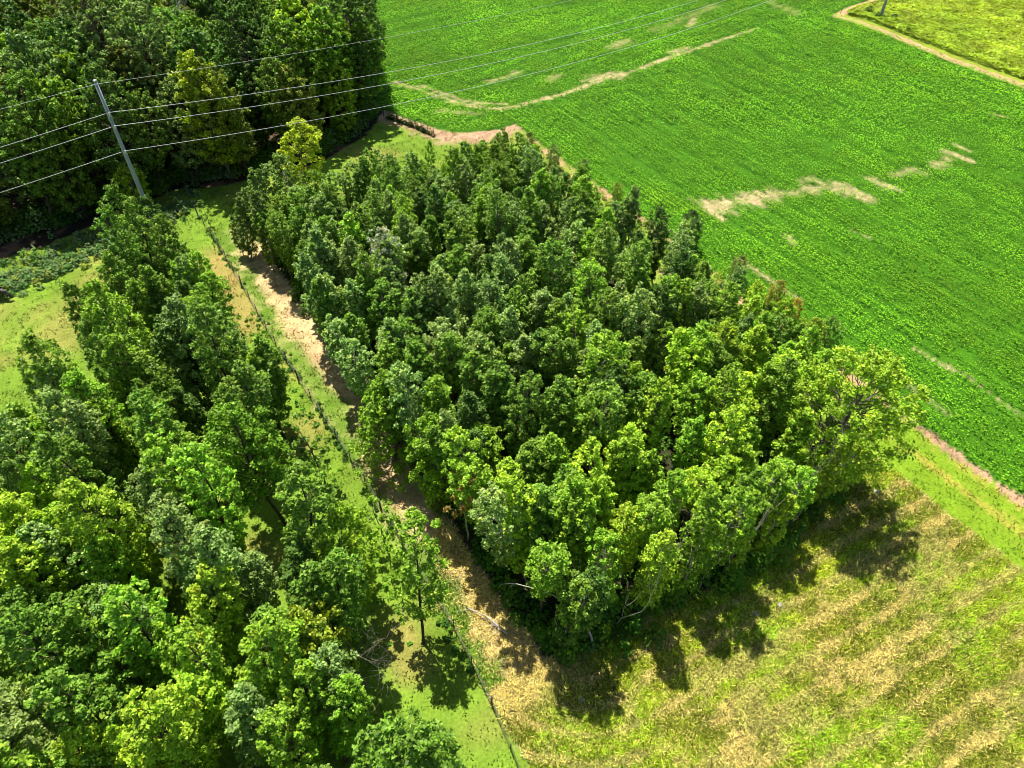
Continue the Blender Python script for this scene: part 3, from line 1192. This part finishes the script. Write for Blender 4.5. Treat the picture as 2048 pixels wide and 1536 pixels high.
def spot(px, py, z):
    """foot of a tree whose crown, at height z, is seen at that pixel"""
    return g(px, py, z)


x, y = spot(592, 285, 6.5)
plant('golden_tree', small_round[1], x, y, 'golden yellow tree at the foot of the old wood', 'tree', TONE['golden yellow'], s=1.05, sz=.8)
x, y = spot(400, 155, 13)
plant('lime_tree', small_round[1], x, y, 'tall lime green tree rising in the old wood behind the wires', 'tree', (.36, .44, .02), s=1.25, sz=1.35)
x, y = spot(160, 265, 8)
plant('lime_tree', small_round[1], x, y, 'lime green tree left of the power pole between the wires', 'tree', (.28, .38, .02), s=1.0)
x, y = spot(265, 365, 4)
plant('lime_tree', small_round[0], x, y, 'low lime green tree just behind the power pole', 'tree', (.28, .40, .02), s=.75)
x, y = spot(455, 225, 8)
plant('lime_tree', small_round[1], x, y, 'lime green tree under the middle wires in the wood', 'tree', (.28, .40, .02), s=.9)

lone = protos([dict(seed=610, H=12.3, R=1.75, z0=3.2, nclump=100, leaf=.14, nleaf=5200, shape='round', tr=.10)], M_DARKBARK)[0]
x, y = g(847, 1287)
plant('fence_side_tree', lone, x, y, 'lone slender tree by the fence casting a long shadow on the grass', 'tree', TONE['bright green'], rz=1)
twin = protos([dict(seed=611, H=11.5, R=2.7, z0=4.8, nclump=180, leaf=.15, nleaf=9500, shape='round', tr=.13)], M_DARKBARK)[0]
x, y = g(572, 1050)
plant('leaning_tree', twin, x, y, 'full crowned green tree on a bare dark trunk at the grove gap', 'tree', (.18, .34, .02), rz=2, sz=1.02, s=1.0)
x, y = spot(630, 900, 4)
thin = protos([dict(seed=612, H=8, R=1.5, z0=1.0, nclump=26, leaf=.17, nleaf=1700, shape='vase', tr=.07)], M_BARK)[0]
plant('sparse_sapling', thin, x, y, 'thin sparse sapling right of the bare dark trunk, beside the fence', 'tree', TONE['mid green'])
x, y = spot(765, 1050, 4)
plant('sparse_sapling', thin, x, y, 'thin sapling beside the fence behind the lone slender tree', 'tree', TONE['bright green'], s=.8)
x, y = spot(413, 430, 1.5)
plant('fence_corner_shrub', thin, x, y, 'small bushy shrub at the far end of the wire fence', 'shrub', TONE['mid green'], s=.45)
spread = protos([dict(seed=613, H=9.5, R=3.4, z0=.7, nclump=240, leaf=.15, nleaf=14000, shape='spire', tr=.16, clr=(.4, .62))], M_BARK)[0]
x, y = spot(775, 850, 4.5)
plant('spreading_tree', spread, x, y, 'low spreading green tree leaning out of the stand over the track', 'tree', TONE['bright green'], s=1.02)
x, y = spot(872, 900, 6)
x += .5
plant('round_crowned_tree', small_round[0], x, y, 'round bright green crown by the straw track beside the spreading tree', 'tree', TONE['bright green'], s=1.0, sz=1.15)
x, y = spot(905, 975, 6.5)
x += .8
orange = protos([dict(seed=614, H=9, R=1.3, z0=4.6, nclump=16, leaf=.15, nleaf=900, shape='vase', tr=.07)], M_PALE)[0]
plant('dying_tree', orange, x, y, 'dying tree with thin rusty orange leaves at the front left of the stand', 'tree', TONE['rusty orange'])
silver = protos([dict(seed=615, H=11.5, R=1.9, z0=3, nclump=90, leaf=.13, nleaf=4800, shape='round', tr=.09)], M_PALE)[0]
x, y = spot(738, 515, 10)
plant('silvery_tree', silver, x, y, 'silvery grey crown near the track side of the stand', 'tree', TONE['silvery green'], s=1.02)
x, y = spot(600, 1215, 10)
plant('yellowing_tree', small_round[0], x, y, 'tree with yellow orange leaves turning, near the lower grove edge', 'tree', (.32, .40, .03), s=.9, sz=1.2)
x, y = spot(665, 1060, 9)
plant('yellow_top_tree', small_round[0], x, y, 'yellow green crown at the grove gap by the fence strip', 'tree', (.27, .42, .025), s=.9, sz=1.2)
for n_, (px_, py_, zz, s_) in enumerate([(478, 440, 5, .72), (505, 400, 6, .8), (475, 475, 2.5, .45), (545, 375, 6.5, .8), (520, 450, 6, .8), (600, 350, 7, .8)]):
    x, y = spot(px_, py_, zz)
    plant('corner_tree', EDGE[n_], x, y, ['leafy tree at the far end of the track, leftmost of the stand', 'taller tree behind the leftmost one of the stand', 'low shrubby tree below the leftmost one at the far track end',
                                          'third tree along the far left side of the stand', 'dark trunked tree just right of the leftmost one of the stand', 'tree nearest the golden one on the far left side of the stand'][n_],
          'tree', vary((.17, .27, .04)), 'trees at the far left corner of the stand', s=s_ * 1.15, sz=s_)
# saplings on the far corner by the bare strip
for n_, (px_, py_, zz, s_) in enumerate([(1000, 285, 4, .62), (1055, 285, 3, .5), (900, 300, 3.5, .5), (1110, 300, 2.5, .4), (1165, 330, 2.5, .4), (960, 300, 3, .5)]):
    x, y = spot(px_, py_, zz)
    plant('sapling', random.choice([small_round[0], thin]), x, y, f"small sapling on the far corner of the stand, {['tallest of them', 'right of the tallest', 'leftmost one', 'second from right', 'rightmost one', 'left of the tallest'][n_]}",
          'sapling', vary((.22, .33, .06)), 'saplings at the far corner of the stand', s=s_)
# orange tinged shrubs on the soybean margin
for n_, (px_, py_, s_, c_) in enumerate([(1545, 600, .42, (.36, .36, .05)), (1580, 628, .38, (.5, .38, .05)), (1470, 545, .4, (.24, .30, .06)), (1600, 700, .6, (.28, .38, .03)), (1650, 690, .55, (.2, .36, .04)),
                                         (1235, 390, .35, (.3, .4, .05)), (1380, 480, .55, (.08, .15, .03))]):
    x, y = spot(px_, py_, 1.2)
    plant('margin_shrub', small_round[0], x, y, ['yellowish shrub midway along the soybean margin', 'orange tinged shrub beside the bare patch on the soybean margin', 'olive shrub on the soybean margin behind the orange one',
                                                 'yellow green shrub in front of the big corner tree', 'leafy green shrub behind the big corner tree', 'pale shrub on the far part of the soybean margin',
                                                 'dark shrub poking out on the soybean margin'][n_], 'shrub', c_, 'shrubs on the soybean margin', s=s_)
# shrubs round the far pole
for n_, (px_, py_, s_, c_) in enumerate([(1735, 28, .35, (.12, .24, .02)), (1785, 42, .32, (.07, .15, .02)), (1815, 66, .22, (.05, .10, .015)), (1755, 38, .28, (.10, .2, .02))]):
    x, y = g(px_, py_)
    plant('pole_shrub', small_round[0], x, y, ['bright shrub left of the far pole foot', 'dark shrub right of the far pole foot', 'smallest dark shrub alone beside the far dirt path', 'low shrub right in front of the far pole foot'][n_],
          'shrub', c_, 'shrubs round the far pole', s=s_, sz=s_ * .5)
# tiny bushes on the left pasture
for n_, (px_, py_, s_) in enumerate([(128, 580, .10), (45, 652, .08)]):
    x, y = g(px_, py_)
    plant('pasture_shrub', thin, x, y, ['small dark weed bush on the pasture before the weeds', 'tiny weed bush far left on the open pasture'][n_], 'shrub', (.05, .09, .03), s=s_ * 1.6)


# --- dead wood
def branchy(T, base, dirv, L, r, depth, rng, spread=.6, up=.15):
    p = np.array(base, float)
    d = unit(np.array(dirv, float))
    pts, rad = [p.copy()], [r]
    n = 4
    for i in range(n):
        d = unit(d + rng.normal(0, .13, 3) + np.array((0, 0, up * .3)))
        p = p + d * L / n
        pts.append(p.copy())
        rad.append(r * (1 - .75 * (i + 1) / n))
    T.add(pts, rad, 5 if depth > 1 else 3, False)
    if depth > 0:
        for k in range(4 if depth > 1 else 3):
            i = rng.integers(1, n + 1)
            a = unit(rng.normal(size=3))
            nd = unit(d + a * spread * 1.6 + np.array((0, 0, up)))
            branchy(T, pts[i], nd, L * rng.uniform(.45, .7), rad[i] * .7 + .004, depth - 1, rng, spread, up)


def dead(name, label, base, dirv, L, r, depth, seed, mat, up=.2, spread=.6, cat='dead tree'):
    T = Tubes()
    branchy(T, (0, 0, 0), dirv, L, r, depth, np.random.default_rng(seed), spread, up)
    o = link(name, T.mesh(name), mat)
    o.location = base
    return tag(o, label, cat)


x, y = spot(372, 82, 12)
dead('bare_dead_tree', 'bare pale grey dead tree with twisting limbs in the old wood', (x, y, 0), (0, 0, 1), 13.5, .22, 4, 5, M_PALE, .15, .7)
x, y = spot(395, 95, 12)
dead('bare_dead_tree', 'second bare grey dead tree close beside the twisting one', (x + .5, y, 0), (.1, 0, 1), 11.5, .16, 3, 6, M_PALE, .15, .8)
x, y = g(735, 1370)
dead('bare_shrub_tree', 'leafless grey twiggy tree at the grove edge by the grass strip', (x, y, 0), (0, -.1, 1), 5.6, .10, 4, 9, M_BARK, .1, .75)
# bent dead limb hanging out of the front of the stand
T = Tubes()
pts = [(*g(1182, 1272, 1.5), 1.5), (*g(1163, 1225, 3.6), 3.6), (*g(1130, 1200, 4.7), 4.7), (*g(1080, 1180, 5.8), 5.8), (*g(1030, 1167, 6.3), 6.3), (*g(1005, 1168, 6.4), 6.4)]
pts[0:1] = [(*g(1190, 1300, .0), .0), pts[0]]
T.add(pts, [.10, .085, .07, .055, .045, .03, .015], 6)
for i, (dx, dz) in ((4, (-.5, -.9)), (5, (-.35, -.8)), (6, (-.2, -.5)), (5, (-.5, -.3)), (2, (.9, -.4)), (3, (.3, .7))):
    b = pts[i]
    T.add([b, (b[0] + dx * .8, b[1] + .1, b[2] + dz * .7), (b[0] + dx * 1.2, b[1] + .2, b[2] + dz * 1.4)], [.022, .014, .005], 4, False)
tag(link('bent_dead_limb', T.mesh('bent_dead_limb'), M_PALE), 'long bent pale dead limb arching in front of the stand', 'dead branch')
x, y = g(1015, 1275)
T = Tubes()
P0, P1, P2 = g(1015, 1272), g(975, 1240), g(935, 1218)
T.add([(*P0, .35), (*P1, .45), (*P2, .25)], [.09, .06, .02], 6)
T.add([(*P1, .45), (*g(940, 1226), .6), (*g(910, 1228), .3)], [.04, .03, .01], 5)
for k in range(16):
    t = random.random()
    b = (P0[0] + (P1[0] - P0[0]) * t, P0[1] + (P1[1] - P0[1]) * t, .38)
    T.add([b, (b[0] + random.uniform(-.8, .4), b[1] + random.uniform(-.9, .2), random.uniform(.05, .7))], [.02, .006], 3, False)
tag(link('fallen_limb', T.mesh('fallen_limb'), M_PALE), 'fallen dead limb lying across the straw track at the stand corner', 'fallen branch')
# bare pale stems standing in the front of the stand
stems = []
for q_ in (6.5, 8.2, 9.8, 11.6, 13.1, 14.9, 16.6, 18.4, 20.5, 22.3, 24.4, 26.4, 28.4, 30.6):
    x, y = from_pq(float(stand_front(q_)) + random.uniform(.1, .9), q_ + random.uniform(-.5, .5))
    stems.append((float(pix(x, y, 4.0)[0]), x, y))
stems.sort()
for k, (_, x, y) in enumerate(stems):
    L = random.uniform(5.5, 8.5)
    dead('bare_snag', f"bare pale stem with dead twigs in the stand front, {NUM[k + 1]} from left", (x, y, 0), (random.uniform(-.1, .16), random.uniform(-.1, .1), 1), L,
         random.uniform(.045, .075), random.choice([1, 2, 2]), 40 + k, M_PALE, .6, .2)['group'] = 'bare stems in the stand front'

# ------------------------------------------------------------------ power line
PA = (*g(341, 525), 0.)
PB = (*g(1760, 36), 0.)
PC = (PA[0] - 139 * .87, PA[1] - 139 * .5, 0.)
ZS = (19.85, 17.4, 16.1, 13.6)


def power_pole(loc, label, ang):
    t = empty('power_pole', loc, label, 'power pole', 'power poles')
    t.rotation_euler = (0, 0, ang)                      # local x points along the line, arms stick out along local -y
    T = Tubes()
    hs = [0, .05, 5, 10, 15, 20.0]
    T.add([(0, 0, h - .3 * (h == 0)) for h in hs], [.29, .29, .25, .21, .18, .15], 16)
    link('pole', T.mesh('pole'), M_POLE, t)
    T = Tubes()
    T.add([(0, 0, 20.0), (0, 0, 20.12)], [.17, .17], 12)
    T.add([(0, -.03, 19.6), (0, -.33, 19.85)], [.04, .03], 6)
    link('cap', T.mesh('cap'), M_STEEL, t)
    for z in ZS[1:]:
        T = Tubes()
        n = 15
        pts = [(0, -.18 - .72 * i / n, z - .45 + .40 * i / n) for i in range(n + 1)]
        T.add(pts, [.085 if i % 2 else .04 for i in range(n + 1)], 8)
        ins = link('insulator', T.mesh('insulator'), M_INSUL, t)
        T = Tubes()
        T.add([(0, -.9, z - .05), (0, -.93, z + .03)], [.06, .06], 8)
        T.add([(-.12, -.92, z), (.12, -.92, z)], [.045, .045], 6)
        link('clamp', T.mesh('clamp'), M_STEEL, ins)
        T = Tubes()
        T.add([(0, -.14, z - .62), (0, -.22, z - .62), (0, -.22, z - .30), (0, -.14, z - .30)], [.06, .06, .06, .06], 4)
        link('bracket', T.mesh('bracket'), M_STEEL, t)
    return t


angAB = math.atan2(PB[1] - PA[1], PB[0] - PA[0])
power_pole(PA, 'tall grey power pole standing at the grove tip before the old wood', angAB)
power_pole(PB, 'far grey power pole in the meadow corner cut off by the top of the photo', angAB)
power_pole(PC, 'grey power pole past the left edge of the wood', math.atan2(.5, .87))


def wire(i, z):
    off = (math.sin(angAB) * .92, -math.cos(angAB) * .92) if i else (math.sin(angAB) * .33, -math.cos(angAB) * .33)
    sagv = 2.8 if i == 0 else 4.4
    pts = []
    for (A, B) in ((PC, PA), (PA, PB)):
        for k in range(0, 61):
            if pts and k == 0:
                continue
            t = k / 60
            pts.append((A[0] + (B[0] - A[0]) * t + off[0], A[1] + (B[1] - A[1]) * t + off[1], z - 4 * sagv * t * (1 - t)))
    T = Tubes()
    T.add(pts, .025 if i else .014, 6)
    lab = ['thin uppermost wire strung from the top of the power pole', 'second wire from top, strung on the power pole', 'third wire from top, strung on the power pole', 'lowest wire strung across on the power pole'][i]
    return tag(link('overhead_wire', T.mesh('overhead_wire'), M_WIRE), lab, 'power line', 'overhead wires')


for i, z in enumerate(ZS):
    wire(i, z)


# ------------------------------------------------------------------ fences
def fence(label, pts, npost, h, group_seed):
    rd = random.Random(group_seed)
    x0, y0 = pts[0]
    t = empty('wire_fence', (x0, y0, 0), label, 'fence')
    L = [0]
    for a, b in zip(pts[:-1], pts[1:]):
        L.append(L[-1] + math.hypot(b[0] - a[0], b[1] - a[1]))
    tops = []
    for k in range(npost):
        d = L[-1] * k / (npost - 1)
        x = np.interp(d, L, [a[0] for a in pts])
        y = np.interp(d, L, [a[1] for a in pts])
        big = k % 6 == 0
        T = Tubes()
        r = .075 if big else .04
        hh = h * rd.uniform(.92, 1.08)
        lx, ly = rd.uniform(-.05, .05), rd.uniform(-.05, .05)
        T.add([(x - x0, y - y0, -.1), (x - x0 + lx, y - y0 + ly, hh - .02), (x - x0 + lx, y - y0 + ly, hh)], [r, r * .92, r * .6], 7)
        link('post', T.mesh('post'), M_POST, t)
        tops.append((x - x0, y - y0))
    for zf in (.25, .55, .85):
        T = Tubes()
        T.add([(a[0], a[1], h * zf) for a in tops], .012, 4)
        link('strand', T.mesh('strand'), M_FWIRE, t)
    return t


fence('long wire fence between the pasture strip and the straw track', [g(395, 428), g(440, 497), g(485, 573), g(545, 680), g(635, 817), g(745, 990), g(832, 1130), g(905, 1250), g(975, 1392), g(1012, 1475), g(1060, 1600)], 27, 1.25, 3)
fence('short dark fence between the small pasture corner and the bare strip', [g(768, 232), g(800, 243), g(835, 257), g(868, 272)], 9, 1.2, 4)
cs = []
for x, y in along([g(775, 236), g(800, 245), g(835, 258), g(866, 272)], .3):
    cs.append((x, y, random.uniform(.2, .45), random.uniform(.4, 1.1)))
V, C = mound_leaves(cs, 90, .2, [(.06, .10, .02), (.04, .09, .02), (.10, .12, .03)])
build_stuff('corner_fence_weeds', 'dark weeds grown up along the short far fence', 'weeds', V, C, M_PLANT)
# marker stake in the far field corner
T = Tubes()
T.add([(0, 0, 0), (0, 0, 1.5)], [.06, .05], 6)
T.add([(-.04, 0, 1.5), (.05, 0, 1.62)], [.07, .03], 6)
o = link('marker_stake', T.mesh('marker_stake'), M_POST)
o.location = (*g(1681, 27), 0)
tag(o, 'small dark stake at the far corner of the soybean field', 'stake')


# ------------------------------------------------------------------ stones and litter
def stone(px_, py_, s, label):
    import bmesh
    bm = bmesh.new()
    bmesh.ops.create_icosphere(bm, subdivisions=2, radius=s)
    for v in bm.verts:
        v.co *= random.uniform(.75, 1.2)
        v.co.z *= .5
    me = bpy.data.meshes.new('stone')
    bm.to_mesh(me)
    bm.free()
    o = link('stone', me, M_ROCK)
    o.location = (*g(px_, py_), s * .25)
    o.rotation_euler = (0, 0, random.uniform(0, 6))
    tag(o, label, 'stone')


stone(1164, 1400, .2, 'flat white stone on the cut hay below the stand')
stone(1749, 1358, .15, 'small white stone out in the cut hayfield')
stone(1560, 1210, .24, 'pale stone by the foot of the stand at the tree shadows')
stone(1512, 1228, .22, 'smaller pale stone left of the one in the tree shadows')
stone(1752, 985, .26, 'grey stone in the deep shade under the corner tree')


# ------------------------------------------------------------------ cow
def cow(loc, ang):
    t = empty('cow', loc, 'black cow with a pale back grazing at the far left beside the weeds', 'cow')
    t.rotation_euler = (0, 0, ang)
    V = [(-.85, 0, 1.12), (-.35, 0, 1.10), (.2, 0, 1.08), (.62, 0, 1.15), (.95, 0, 1.0), (1.22, 0, .72), (1.42, 0, .48), (1.58, 0, .28)]
    R = [(.26, .30), (.34, .36), (.36, .40), (.31, .36), (.17, .22), (.13, .17), (.15, .14), (.085, .085)]
    Ed = [(i, i + 1) for i in range(7)]

    def leg(root, x, s, hind):
        b = len(V)
        if hind:
            pts = [(x, s * .2, .85), (x + .12, s * .22, .62), (x - .12, s * .22, .42), (x - .05, s * .22, .12), (x, s * .22, .03)]
            rr = [.17, .12, .065, .05, .06]
        else:
            pts = [(x, s * .19, .82), (x - .03, s * .2, .60), (x + .02, s * .2, .38), (x, s * .2, .12), (x + .04, s * .2, .03)]
            rr = [.14, .09, .06, .045, .06]
        V.extend(pts)
        R.extend([(a, a) for a in rr])
        Ed.append((root, b))
        for i in range(4):
            Ed.append((b + i, b + i + 1))
    leg(0, -.72, 1, True)
    leg(0, -.80, -1, True)
    leg(3, .58, 1, False)
    leg(3, .66, -1, False)
    b = len(V)
    V.extend([(-1.1, 0, 1.15), (-1.2, .02, .8), (-1.2, .03, .45)])
    R.extend([(.05, .05), (.03, .03), (.05, .05)])
    Ed.extend([(0, b), (b, b + 1), (b + 1, b + 2)])
    for s in (1, -1):
        b = len(V)
        V.append((1.27, s * .26, .62))
        R.append((.045, .02))
        Ed.append((5, b))
    me = bpy.data.meshes.new('body')
    me.from_pydata(V, Ed, [])
    m, N, L = new_mat('black_hide_with_pale_patch')
    tc = N.new('ShaderNodeTexCoord')
    sp = N.new('ShaderNodeSeparateXYZ')
    L.new(tc.outputs['Object'], sp.inputs[0])
    nz = N.new('ShaderNodeTexNoise')
    nz.inputs['Scale'].default_value = 2.5
    L.new(tc.outputs['Object'], nz.inputs['Vector'])
    ad = N.new('ShaderNodeMath')
    ad.operation = 'MULTIPLY_ADD'
    ad.inputs[1].default_value = .5
    L.new(nz.outputs['Fac'], ad.inputs[0])
    L.new(sp.outputs['Z'], ad.inputs[2])
    gt = N.new('ShaderNodeMath')
    gt.operation = 'GREATER_THAN'
    gt.inputs[1].default_value = 1.62
    L.new(ad.outputs[0], gt.inputs[0])
    mx = N.new('ShaderNodeMix')
    mx.data_type = 'RGBA'
    mx.inputs[6].default_value = (.012, .010, .009, 1)
    mx.inputs[7].default_value = (.55, .50, .44, 1)
    L.new(gt.outputs[0], mx.inputs[0])
    p = N.new('ShaderNodeBsdfPrincipled')
    p.inputs['Roughness'].default_value = .6
    L.new(mx.outputs[2], p.inputs['Base Color'])
    o_ = N.new('ShaderNodeOutputMaterial')
    L.new(p.outputs[0], o_.inputs[0])
    o = link('body', me, m, t)
    md = o.modifiers.new('skin', 'SKIN')
    for i, v in enumerate(me.skin_vertices[0].data):
        v.radius = R[i]
    me.skin_vertices[0].data[2].use_root = True
    o.modifiers.new('sub', 'SUBSURF').render_levels = 2
    import bmesh
    for s in (1, -1):
        T = Tubes()
        T.add([(1.25, s * .1, .80), (1.28, s * .2, .86), (1.34, s * .2, .93)], [.03, .022, .008], 6)
        link('horn', T.mesh('horn'), M_PALE, t)
    return t


cx, cy = g(4, 596)
cow((cx, cy, 0), -.25)
